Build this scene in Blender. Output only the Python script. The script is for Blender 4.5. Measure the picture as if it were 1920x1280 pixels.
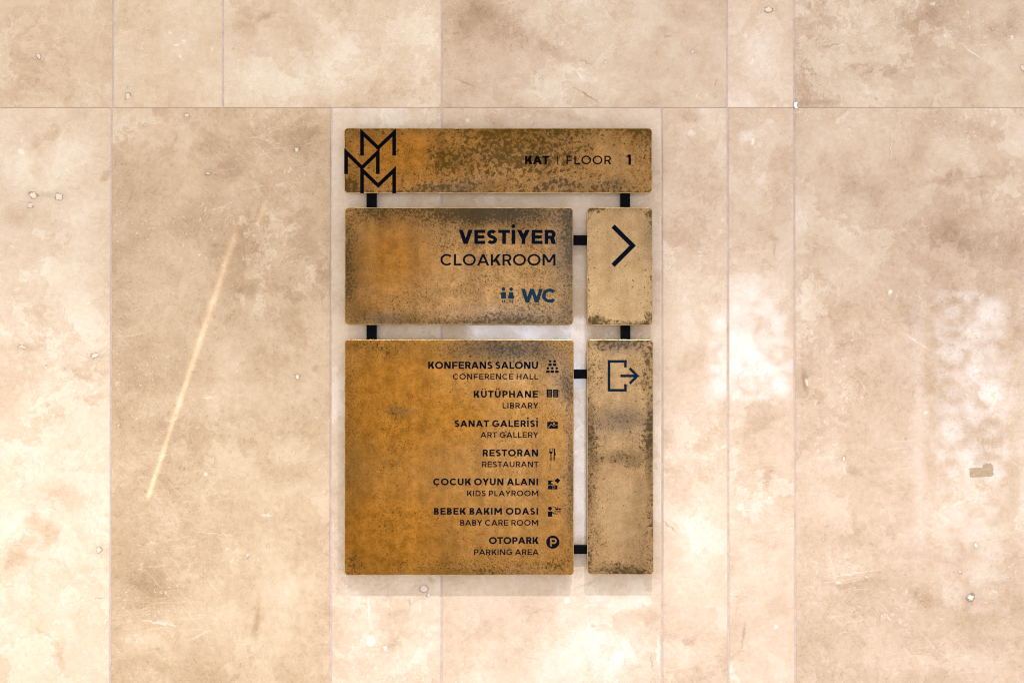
import bpy, bmesh, math, random
from mathutils import Vector, Matrix

random.seed(7)
for o in list(bpy.data.objects):
    bpy.data.objects.remove(o)
SC = bpy.context.scene
COL = SC.collection

# ------------------------------------------------------------------ camera
Z0 = 1.55                      # height of the picture's centre above the floor
LENS = 50.0
FPX = 1920 * LENS / 36.0       # focal length in photograph pixels
D = 1.92 * LENS / 36.0         # distance to the wall: one photograph pixel = 1 mm
PITCH = 0.010
ZC = Z0 - D * math.tan(PITCH)
cam = bpy.data.cameras.new('camera')
cam.lens = LENS
cam.sensor_width = 36.0
cam.clip_start = 0.05
cam.clip_end = 100.0
camo = bpy.data.objects.new('camera', cam)
COL.objects.link(camo)
camo.location = (0, -D, ZC)
camo.rotation_euler = (math.radians(90) + PITCH, 0, 0)
SC.camera = camo

# ------------------------------------------------------------------ exposure
SC.view_settings.view_transform = 'Standard'
SC.view_settings.look = 'None'
SC.view_settings.exposure = 0.5
SC.view_settings.gamma = 1.0
SC.view_settings.use_curve_mapping = False
SC.cycles.filter_width = 1.1

# ------------------------------------------------------------------ ambient daylight of the hall
W = bpy.data.worlds.new('World')
SC.world = W
W.use_nodes = True
bg = W.node_tree.nodes['Background']
bg.inputs['Color'].default_value = (1.0, 0.955, 0.935, 1)
bg.inputs['Strength'].default_value = 0.97
ROOM_AZ = (-0.11, 0.07)


def px(x, y, depth=0.0):
    """the point of the plane 'depth' metres in front of the wall that was measured at pixel (x, y)"""
    c, s = math.cos(PITCH), math.sin(PITCH)
    a = (x - 960) / FPX
    b = (640 - y) / FPX
    d = Vector((a, c - b * s, s + b * c))
    t = (D - depth) / d.y
    return Vector((d.x * t, -depth, ZC + d.z * t))


def add_light(name, kind, loc, target, energy, color, **kw):
    l = bpy.data.lights.new(name, kind)
    l.energy = energy
    l.color = color
    for k, v in kw.items():
        setattr(l, k, v)
    o = bpy.data.objects.new(name, l)
    COL.objects.link(o)
    o.location = loc
    d = Vector(target) - Vector(loc)
    o.rotation_euler = d.to_track_quat('-Z', 'Z').to_euler()
    return o


# a row of ceiling downlights one metre from the wall: their scallops light the lower wall
WARM = (1.0, 0.975, 0.965)
for xl, e in ((-1.22, 62), (-0.46, 25), (0.28, 70), (1.04, 27)):
    lx = xl
    add_light('downlight', 'SPOT', (lx, -1.02, Z0 + 1.12), (lx, -0.98, Z0 - 0.6), e, WARM,
              spot_size=math.radians(100), spot_blend=0.8, shadow_soft_size=0.009)

# daylit lattice windows in the hall behind the camera: what the polished stone mirrors
WIN_Y = -6.0
MS = (D + 6.0) / D - 1e-9      # scale from wall point to mirrored point


def mirrored(x, y):
    """point of the window plane that the wall mirrors at photograph pixel (x, y)"""
    p = px(x, y)
    c = Vector((0, -D, ZC))
    d = p - c
    d.y = -d.y
    t = (WIN_Y - 0.0) / d.y
    return p + d * t


def window_light(name, x0, y0, x1, y1, rad, color, back=0.0):
    a, b = mirrored(x0, y0), mirrored(x1, y1)
    w, h = abs(b.x - a.x), abs(a.z - b.z)
    loc = Vector(((a.x + b.x) / 2, WIN_Y - back, (a.z + b.z) / 2))
    # radiant power of a lambertian panel = radiance * area * pi (and Blender's 1/4 convention folded in)
    return add_light(name, 'AREA', loc, (loc.x, 0, loc.z), rad * w * h * math.pi, color,
                     shape='RECTANGLE', size=w, size_y=h)


COOL = (0.68, 0.80, 1.0)
window_light('window_daylight', 1752, 545, 1893, 900, 6.5, COOL, 0.08)
window_light('window_daylight', 1752, 900, 1893, 1150, 3.2, COOL, 0.08)
window_light('window_daylight', 1326, 640, 1489, 751, 8.5, COOL, 0.08)
window_light('window_daylight', 1345, 575, 1480, 640, 6.5, COOL, 0.08)
window_light('window_daylight', 1365, 520, 1460, 575, 4.0, COOL, 0.08)
window_light('window_daylight', 885, 596, 1099, 735, 7.0, COOL, 0.08)
window_light('window_daylight', 1074, 745, 1103, 1010, 6.0, COOL, 0.08)
window_light('reveal_daylight', 1724, 575, 1751, 1040, 4.2, (0.78, 0.82, 1.0), 0.10)
window_light('reveal_daylight', 1895, 560, 1935, 1040, 2.6, (0.80, 0.84, 1.0), 0.10)


# a sliver of sun let through a gap on to the wall (a lamp with a slit gobo)
def sun_sliver():
    L = 2.5
    org = Vector((-0.62, -L, Z0 + 0.25))
    l = bpy.data.lights.new('sun_sliver', 'SPOT')
    l.energy = 280
    l.color = (1.0, 0.95, 0.86)
    l.spot_size = math.radians(40)
    l.spot_blend = 0.1
    l.shadow_soft_size = 0.0
    o = bpy.data.objects.new('sun_sliver', l)
    COL.objects.link(o)
    o.location = org
    o.rotation_euler = (math.radians(90), 0, 0)      # looks along +Y, local x = world x, local y = world z
    l.use_nodes = True
    nt = l.node_tree
    em = nt.nodes['Emission']
    N, K = nt.nodes, nt.links

    def m(op, a, b=None, c=None):
        n = N.new('ShaderNodeMath')
        n.operation = op
        for i, v in enumerate((a, b, c)):
            if v is None:
                continue
            if isinstance(v, (int, float)):
                n.inputs[i].default_value = v
            else:
                K.new(v, n.inputs[i])
        return n.outputs[0]
    tc = N.new('ShaderNodeTexCoord')
    sp = N.new('ShaderNodeSeparateXYZ')
    K.new(tc.outputs['Normal'], sp.inputs[0])
    zz = m('ABSOLUTE', sp.outputs['Z'])
    u = m('MULTIPLY', m('DIVIDE', sp.outputs['X'], zz), L)
    v = m('MULTIPLY', m('DIVIDE', sp.outputs['Y'], zz), L)
    tot = None
    for (ax, ay, bx, by, w0, w1, i0, i1, soft) in (
            (276, 937, 459, 386, 0.0037, 0.0066, 1.0, 0.30, 0.14),
            (483, 424, 501, 370, 0.0050, 0.0050, 0.16, 0.26, 0.4),
            (262, 915, 270, 895, 0.0050, 0.004, 0.12, 0.05, 0.5)):
        A, B = px(ax, ay) - org, px(bx, by) - org
        dx, dz = B.x - A.x, B.z - A.z
        ln = math.hypot(dx, dz)
        dx, dz = dx / ln, dz / ln
        uu = m('SUBTRACT', u, A.x)
        vv = m('SUBTRACT', v, A.z)
        t = m('DIVIDE', m('ADD', m('MULTIPLY', uu, dx), m('MULTIPLY', vv, dz)), ln)
        p = m('SUBTRACT', m('MULTIPLY', uu, dz), m('MULTIPLY', vv, dx))
        tt = N.new('ShaderNodeClamp')
        K.new(t, tt.inputs[0])
        tt = tt.outputs[0]
        w = m('ADD', m('MULTIPLY', tt, w1 - w0), w0)
        q = m('DIVIDE', p, w)
        g = m('POWER', 2.718, m('MULTIPLY', m('MULTIPLY', q, q), -1.0))
        amp = m('ADD', m('MULTIPLY', m('POWER', tt, 0.45), i1 - i0), i0)
        mr = N.new('ShaderNodeMapRange')
        mr.interpolation_type = 'SMOOTHSTEP'
        K.new(t, mr.inputs[0])
        mr.inputs[1].default_value = -0.006
        mr.inputs[2].default_value = 0.022
        mr2 = N.new('ShaderNodeMapRange')
        mr2.interpolation_type = 'SMOOTHSTEP'
        K.new(t, mr2.inputs[0])
        mr2.inputs[1].default_value = 1.0
        mr2.inputs[2].default_value = 1.0 - soft
        s = m('MULTIPLY', m('MULTIPLY', g, amp), m('MULTIPLY', mr.outputs[0], mr2.outputs[0]))
        tot = s if tot is None else m('ADD', tot, s)
    nz = N.new('ShaderNodeTexNoise')
    K.new(tc.outputs['Normal'], nz.inputs['Vector'])
    nz.inputs['Scale'].default_value = 90.0
    nz.inputs['Detail'].default_value = 3.0
    tot = m('MULTIPLY', tot, m('ADD', m('MULTIPLY', nz.outputs['Fac'], 1.5), .25))
    K.new(tot, em.inputs['Strength'])


sun_sliver()


# ------------------------------------------------------------------ node helpers
class NB:
    """small helper to write node trees as expressions"""

    def __init__(s, nt):
        s.nt, s.N, s.K = nt, nt.nodes, nt.links

    def put(s, sock, v):
        if v is None:
            return
        if isinstance(v, bpy.types.NodeSocket):
            s.K.new(v, sock)
        elif isinstance(v, (tuple, list, Vector)):
            v = tuple(v)
            if len(sock.default_value) == 4 and len(v) == 3:
                v = v + (1,)
            sock.default_value = v
        else:
            sock.default_value = v

    def m(s, op, a, b=None, c=None, clamp=False):
        n = s.N.new('ShaderNodeMath')
        n.operation = op
        n.use_clamp = clamp
        for i, v in enumerate((a, b, c)):
            s.put(n.inputs[i], v)
        return n.outputs[0]

    def add(s, *a):
        r = a[0]
        for x in a[1:]:
            r = s.m('ADD', r, x)
        return r

    def mul(s, *a):
        r = a[0]
        for x in a[1:]:
            r = s.m('MULTIPLY', r, x)
        return r

    def sub(s, a, b):
        return s.m('SUBTRACT', a, b)

    def v(s, op, a, b=None, scale=None):
        n = s.N.new('ShaderNodeVectorMath')
        n.operation = op
        s.put(n.inputs[0], a)
        if b is not None:
            s.put(n.inputs[1], b)
        if scale is not None:
            s.put(n.inputs['Scale'], scale)
        return n.outputs['Value'] if op in ('LENGTH', 'DISTANCE', 'DOT_PRODUCT') else n.outputs[0]

    def mapr(s, x, a, b, c=0.0, d=1.0, smooth=True):
        n = s.N.new('ShaderNodeMapRange')
        n.interpolation_type = 'SMOOTHSTEP' if smooth else 'LINEAR'
        n.clamp = True
        s.put(n.inputs[0], x)
        for i, q in enumerate((a, b, c, d)):
            s.put(n.inputs[1 + i], q)
        return n.outputs[0]

    def noise(s, vec, scale, detail=4.0, rough=0.55, dist=0.0, color=False, lac=2.0):
        n = s.N.new('ShaderNodeTexNoise')
        n.noise_dimensions = '3D'
        s.put(n.inputs['Vector'], vec)
        n.inputs['Scale'].default_value = scale
        n.inputs['Detail'].default_value = detail
        n.inputs['Roughness'].default_value = rough
        n.inputs['Lacunarity'].default_value = lac
        n.inputs['Distortion'].default_value = dist
        return n.outputs['Color' if color else 'Fac']

    def voro(s, vec, scale, feature='F1', rnd=1.0):
        n = s.N.new('ShaderNodeTexVoronoi')
        n.feature = feature
        s.put(n.inputs['Vector'], vec)
        n.inputs['Scale'].default_value = scale
        n.inputs['Randomness'].default_value = rnd
        return n

    def ramp(s, fac, stops, interp='LINEAR'):
        n = s.N.new('ShaderNodeValToRGB')
        r = n.color_ramp
        r.interpolation = interp
        while len(r.elements) < len(stops):
            r.elements.new(0.5)
        for e, (p, c) in zip(r.elements, stops):
            e.position = p
            e.color = tuple(c) + (1,)
        s.put(n.inputs[0], fac)
        return n.outputs[0]

    def mix(s, f, a, b, mode='MIX'):
        n = s.N.new('ShaderNodeMix')
        n.data_type = 'RGBA'
        n.blend_type = mode
        n.clamp_factor = True
        s.put(n.inputs[0], f)
        s.put(n.inputs[6], a)
        s.put(n.inputs[7], b)
        return n.outputs[2]

    def sep(s, vec):
        n = s.N.new('ShaderNodeSeparateXYZ')
        s.put(n.inputs[0], vec)
        return n.outputs

    def comb(s, x=0.0, y=0.0, z=0.0):
        n = s.N.new('ShaderNodeCombineXYZ')
        for i, q in enumerate((x, y, z)):
            s.put(n.inputs[i], q)
        return n.outputs[0]

    def group(s, g, **kw):
        n = s.N.new('ShaderNodeGroup')
        n.node_tree = g
        for k, v in kw.items():
            s.put(n.inputs[k], v)
        return n.outputs


def new_group(name, ins, outs):
    g = bpy.data.node_groups.new(name, 'ShaderNodeTree')
    for nm, ty, df in ins:
        sck = g.interface.new_socket(nm, in_out='INPUT', socket_type=ty)
        if df is not None:
            sck.default_value = df
    for nm, ty in outs:
        g.interface.new_socket(nm, in_out='OUTPUT', socket_type=ty)
    b = NB(g)
    gi = g.nodes.new('NodeGroupInput')
    go = g.nodes.new('NodeGroupOutput')
    return g, b, gi.outputs, go.inputs


def hall_environment():
    """the hall behind the viewer: soft upright bands of brighter and darker wall, warmer on the left"""
    b = NB(W.node_tree)
    tc = b.N.new('ShaderNodeTexCoord')
    s = b.sep(tc.outputs['Generated'])
    az = b.m('ARCTAN2', s[0], b.mul(s[1], -1.0))
    el = b.m('ARCSINE', s[2])
    n = b.noise(b.comb(b.mul(az, 1.0), b.mul(el, .16), 4.2), 17.0, 3, .55)
    n2 = b.noise(b.comb(b.mul(az, .5), b.mul(el, 1.0), 9.2), 9.0, 3, .55)
    k = b.add(1.0, b.mul(b.sub(n, .5), 2.1), b.mul(b.sub(n2, .5), .5))
    k = b.m('MAXIMUM', k, .3)
    near = b.mul(b.mapr(b.m('ABSOLUTE', az), .55, .25), b.mapr(b.m('ABSOLUTE', el), .5, .25))
    k = b.add(1.0, b.mul(near, b.sub(k, 1.06)))
    warm = b.mul(near, b.mapr(az, ROOM_AZ[1], ROOM_AZ[0]))
    col = b.mix(warm, (1.0, .962, .960), (1.06, .89, .64))
    bgn = W.node_tree.nodes['Background']
    b.put(bgn.inputs['Color'], col)
    b.put(bgn.inputs['Strength'], b.mul(k, .97))


hall_environment()

F, V3, C4 = 'NodeSocketFloat', 'NodeSocketVector', 'NodeSocketColor'


# rotated ellipse falloff: 1 at the centre, 0 at the rim
def blob_group():
    g, b, I, O = new_group('blob', [('P', V3, None), ('Center', V3, None), ('RX', F, .1), ('RY', F, .1), ('Angle', F, 0.), ('Inner', F, .2)], [('Fac', F), ('R', F)])
    d = b.v('SUBTRACT', I['P'], I['Center'])
    s = b.sep(d)
    ca, sa = b.m('COSINE', I['Angle']), b.m('SINE', I['Angle'])
    u = b.add(b.mul(s[0], ca), b.mul(s[2], sa))
    v = b.sub(b.mul(s[2], ca), b.mul(s[0], sa))
    u = b.m('DIVIDE', u, I['RX'])
    v = b.m('DIVIDE', v, I['RY'])
    r = b.m('SQRT', b.add(b.mul(u, u), b.mul(v, v)))
    b.put(O['Fac'], b.mapr(r, 1.0, I['Inner']))
    b.put(O['R'], r)
    return g


BLOB = blob_group()


# travertine: clouds, flakes, hair lines, dots
def travertine_group():
    g, b, I, O = new_group('travertine', [('P', V3, None), ('Tone', F, 0.), ('Stain', F, 0.), ('White', F, 0.), ('Ring', F, 0.)],
                           [('Color', C4), ('Rough', F), ('Height', F), ('Spec', F)])
    P = I['P']
    n1 = b.v('SUBTRACT', b.noise(P, 5.0, 4, .6, color=True), (.5, .5, .5))
    pw = b.v('ADD', P, b.v('SCALE', n1, scale=.11))
    n2 = b.v('SUBTRACT', b.noise(pw, 26.0, 4, .65, color=True), (.5, .5, .5))
    pw2 = b.v('ADD', pw, b.v('SCALE', n2, scale=.028))
    cloud = b.noise(pw, 3.4, 6, .55)
    mid = b.noise(pw2, 12.0, 8, .66)
    pc = b.v('ADD', P, b.v('SCALE', n2, scale=.008))
    fine = b.noise(pc, 95.0, 6, .74)
    tone = b.add(.5, b.mul(b.sub(cloud, .5), .30), b.mul(b.sub(mid, .5), .24), b.mul(b.sub(fine, .5), .23), b.mul(I['Tone'], .62))
    # crisp cauliflower edges of the lighter beds, each with a thin pale rind
    en = b.add(b.mul(b.noise(pw, 5.0, 9, .64), .7), b.mul(tone, .3))
    edge = b.mapr(en, .528, .540)
    em = b.mapr(b.noise(P, 3.0, 2, .5), .42, .58)
    e2n = b.noise(pw, 15.0, 9, .66)
    edge2 = b.mapr(e2n, .498, .51)
    em2 = b.mapr(b.noise(P, 4.0, 2, .5), .42, .58)
    tone2 = b.add(tone, b.mul(b.sub(edge, .4), b.mul(.055, em)), b.mul(b.sub(edge2, .5), b.mul(.040, em2)))
    col = b.ramp(tone2, [(.24, (.290, .190, .118)), (.36, (.420, .298, .200)), (.45, (.510, .386, .276)), (.53, (.580, .465, .354)),
                         (.62, (.655, .570, .475)), (.74, (.740, .690, .625))])
    rind = b.add(b.mul(b.mapr(b.m('ABSOLUTE', b.sub(en, .541)), .005, .001), em), b.mul(b.mapr(b.m('ABSOLUTE', b.sub(e2n, .511)), .006, .001), b.mul(em2, .6)))
    col = b.mix(b.mul(rind, .30), col, (.70, .62, .51))
    rind2 = b.mul(b.mapr(b.m('ABSOLUTE', b.sub(e2n, .492)), .006, .001), em2)
    col = b.mix(b.mul(rind2, .16), col, (.30, .19, .115))
    # dark porous freckles gathered in the darker beds
    fr = b.noise(pw2, 250.0, 4, .65)
    frm = b.mul(b.mapr(fr, .56, .64), b.mapr(tone, .52, .38))
    col = b.mix(b.mul(frm, .50), col, (.215, .13, .072))
    # pale crystalline flakes
    sx = b.v('MULTIPLY', pw2, (1.0, 1.0, 1.5))
    fl = b.noise(sx, 135.0, 3, .55, dist=.8)
    flm = b.mul(b.mapr(fl, .640, .665), b.mapr(b.noise(P, 6.0, 3, .5), .47, .62))
    col = b.mix(b.mul(flm, .60), col, (.72, .65, .56))
    # curling hair lines (isolines of a warped noise), light and dark
    h1 = b.m('ABSOLUTE', b.sub(b.noise(pw, 46.0, 4, .6, dist=.9), .5))
    hm = b.mapr(b.noise(pw, 17.0, 3, .5), .53, .64)
    col = b.mix(b.mul(b.mapr(h1, .008, .001), hm, .38), col, (.68, .60, .49))
    h2 = b.m('ABSOLUTE', b.sub(b.noise(pw, 52.0, 4, .62, dist=.7), .49))
    hm2 = b.mapr(b.noise(P, 13.0, 2, .5), .56, .66)
    col = b.mix(b.mul(b.mapr(h2, .008, .001), hm2, .34), col, (.25, .15, .085))
    # straight fibres
    for ang, sc, thr, c, k in ((.15, 44., .665, (.72, .64, .54), .42), (-.8, 50., .675, (.72, .64, .54), .40), (-.1, 40., .685, (.30, .19, .11), .34), (1.0, 56., .675, (.33, .21, .125), .30), (.5, 40., .70, (.66, .57, .45), .36), (-.35, 36., .715, (.28, .175, .10), .35), (1.2, 38., .72, (.66, .57, .45), .3)):
        rr = b.sep(b.v('ADD', P, b.v('SCALE', n1, scale=.03)))
        xx = b.add(b.mul(rr[0], math.cos(ang)), b.mul(rr[2], math.sin(ang)))
        zz = b.sub(b.mul(rr[2], math.cos(ang)), b.mul(rr[0], math.sin(ang)))
        q = b.noise(b.comb(b.mul(xx, .22), 3.1 + ang, b.mul(zz, 4.5)), sc * 1.5, 1, .5)
        col = b.mix(b.mul(b.mapr(q, thr, thr + .05), b.mapr(b.noise(P, 5.5, 2, .5), .47, .62), k * .55), col, c)
    # little random pits: a pale core with a dark rim
    n3 = b.v('SUBTRACT', b.noise(P, 160.0, 2, .5, color=True), (.5, .5, .5))
    pf = b.v('ADD', P, b.v('SCALE', n3, scale=.006))
    vo = b.voro(b.v('MULTIPLY', pf, (1, 0, 1)), 26.0)
    rnd = b.sep(vo.outputs['Color'])
    has = b.m('GREATER_THAN', rnd[0], .90)
    rad = b.add(.030, b.mul(rnd[1], .055))
    q = b.m('DIVIDE', vo.outputs['Distance'], rad)
    ring = b.mul(b.mapr(q, 1.45, 1.1), has)
    core = b.mul(b.mapr(q, .85, .65), has)
    col = b.mix(b.mul(ring, .34), col, (.23, .14, .085))
    col = b.mix(b.mul(core, .55), col, (.64, .56, .48))
    # measured features
    col = b.mix(I['Stain'], col, (.20, .125, .07))
    col = b.mix(I['Ring'], col, (.15, .088, .053))
    col = b.mix(I['White'], col, (.74, .675, .60))
    gr = b.noise(P, 520.0, 2, .6)
    col = b.mix(1.0, col, b.ramp(gr, [(.25, (.90, .89, .88)), (.75, (1.08, 1.08, 1.09))]), 'MULTIPLY')
    b.put(O['Color'], col)
    b.put(O['Rough'], b.add(.018, b.mul(b.mapr(mid, .38, .66), .055), b.mul(flm, .1), b.mul(frm, .25)))
    b.put(O['Spec'], b.add(.32, b.mul(b.mapr(mid, .40, .60), .34)))
    b.put(O['Height'], b.add(b.mul(fr, .15), b.mul(fine, .35), b.mul(ring, -.6), b.mul(I['Ring'], -1.0)))
    return g


TRAV = travertine_group()


def principled(name):
    m = bpy.data.materials.new(name)
    m.use_nodes = True
    b = NB(m.node_tree)
    p = m.node_tree.nodes['Principled BSDF']
    return m, b, p


# natural colour of single slabs: some yellower, some pinker
TINT = {2: (1.0, .985, .93), 3: (1.0, .985, .93), 4: (1.0, .99, .955), 5: (.97, .965, .95), 6: (1.0, .98, .98), 7: (.965, .965, .96),
        24: (1.03, 1.02, .985), 25: (.985, .965, .915), 26: (1.0, 1.0, 1.02), 27: (1.0, 1.0, 1.01), 28: (1.01, 1.0, 1.0), 29: (1.01, 1.0, 1.01), 30: (.99, .985, .985)}


def slab_material(idx, base, bias, feats):
    """feats: (kind, x, y, rx, ry, angle_deg, strength) measured in photograph pixels"""
    m, b, p = principled('travertine_%d' % idx)
    tc = b.N.new('ShaderNodeTexCoord')
    P0 = b.v('ADD', tc.outputs['Object'], base)           # wall coordinates
    P0 = b.v('MULTIPLY', P0, (1, 0, 1))
    seed = Vector((3.7 * idx + 1.3, 5.1 * idx, -2.9 * idx))
    P = b.v('ADD', P0, tuple(seed))
    nc = b.v('SUBTRACT', b.noise(P, 9.0, 6, .62, color=True), (.5, .5, .5))
    Pc = b.v('ADD', P0, b.v('MULTIPLY', b.v('SCALE', nc, scale=.14), (1, 0, 1)))
    nf = b.v('SUBTRACT', b.noise(P, 105.0, 4, .68, color=True), (.5, .5, .5))
    nr = b.mapr(b.noise(P, 140.0, 2, .5), .38, .58, .25, 1.0)
    Pf = b.v('ADD', P0, b.v('MULTIPLY', b.v('SCALE', nf, scale=.0135), (1, 0, 1)))
    tone, stain, white, ringv = bias, 0.0, 0.0, 0.0
    for (k, x, y, rx, ry, ang, st) in feats:
        c = px(x, y)
        c.y = 0
        kw = dict(Center=tuple(c), RX=rx / 1000., RY=ry / 1000., Angle=math.radians(-ang))
        if k == 'tone':
            o = b.group(BLOB, P=Pc, Inner=.15, **kw)
            tone = b.add(b.mul(o['Fac'], st), tone)
        elif k == 'stain':
            o = b.group(BLOB, P=Pf, Inner=.2, **kw)
            stain = b.m('MAXIMUM', b.mul(o['Fac'], st), stain)
        elif k == 'white':
            o = b.group(BLOB, P=Pf, Inner=.5, **kw)
            white = b.m('MAXIMUM', b.mul(o['Fac'], st), white)
        elif k == 'pit':
            o = b.group(BLOB, P=Pf, Inner=.5, **kw)
            r = o['R']
            ringv = b.m('MAXIMUM', b.mul(b.mapr(r, 1.30, .95), nr, .85 * st), ringv)
            white = b.m('MAXIMUM', b.mapr(r, .86, .66, 0.0, .85 * st), white)
            stain = b.m('MAXIMUM', b.mul(b.mapr(r, 3.2, 1.2), .13 * st), stain)
    t = b.group(TRAV, P=P, Tone=tone, Stain=stain, White=white, Ring=ringv)
    b.put(p.inputs['Base Color'], b.mix(1.0, t['Color'], TINT.get(idx, (1, 1, 1)), 'MULTIPLY'))
    b.put(p.inputs['Roughness'], t['Rough'])
    p.inputs['IOR'].default_value = 1.5
    b.put(p.inputs['Specular IOR Level'], t['Spec'])
    bu = b.N.new('ShaderNodeBump')
    bu.inputs['Strength'].default_value = .035
    bu.inputs['Distance'].default_value = .0008
    b.put(bu.inputs['Height'], t['Height'])
    b.put(p.inputs['Normal'], bu.outputs[0])
    return m


# ------------------------------------------------------------------ object helpers
def link(o, parent=None, loc=(0, 0, 0)):
    COL.objects.link(o)
    o.location = loc
    if parent is not None:
        o.parent = parent
    return o


def thing(name, label, cat, loc, group=None):
    o = bpy.data.objects.new(name, None)
    o.empty_display_size = .1
    link(o, None, loc)
    o['label'] = label
    o['category'] = cat
    if group:
        o['group'] = group
    return o


def mesh_obj(name, verts, faces, mats, parent=None, loc=(0, 0, 0), fmats=None, smooth=False):
    me = bpy.data.meshes.new(name)
    me.from_pydata([tuple(v) for v in verts], [], faces)
    for mt in mats:
        me.materials.append(mt)
    if fmats:
        for p_, mi in zip(me.polygons, fmats):
            p_.material_index = mi
    if smooth:
        for p_ in me.polygons:
            p_.use_smooth = True
    me.update()
    o = bpy.data.objects.new(name, me)
    return link(o, parent, loc)


# ------------------------------------------------------------------ the travertine wall
WALL_BASE = Vector((0, 0, 0))
wall = thing('stone_wall', 'polished beige travertine slab wall behind the brass sign', 'wall', WALL_BASE)
wall['kind'] = 'thing'

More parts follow.
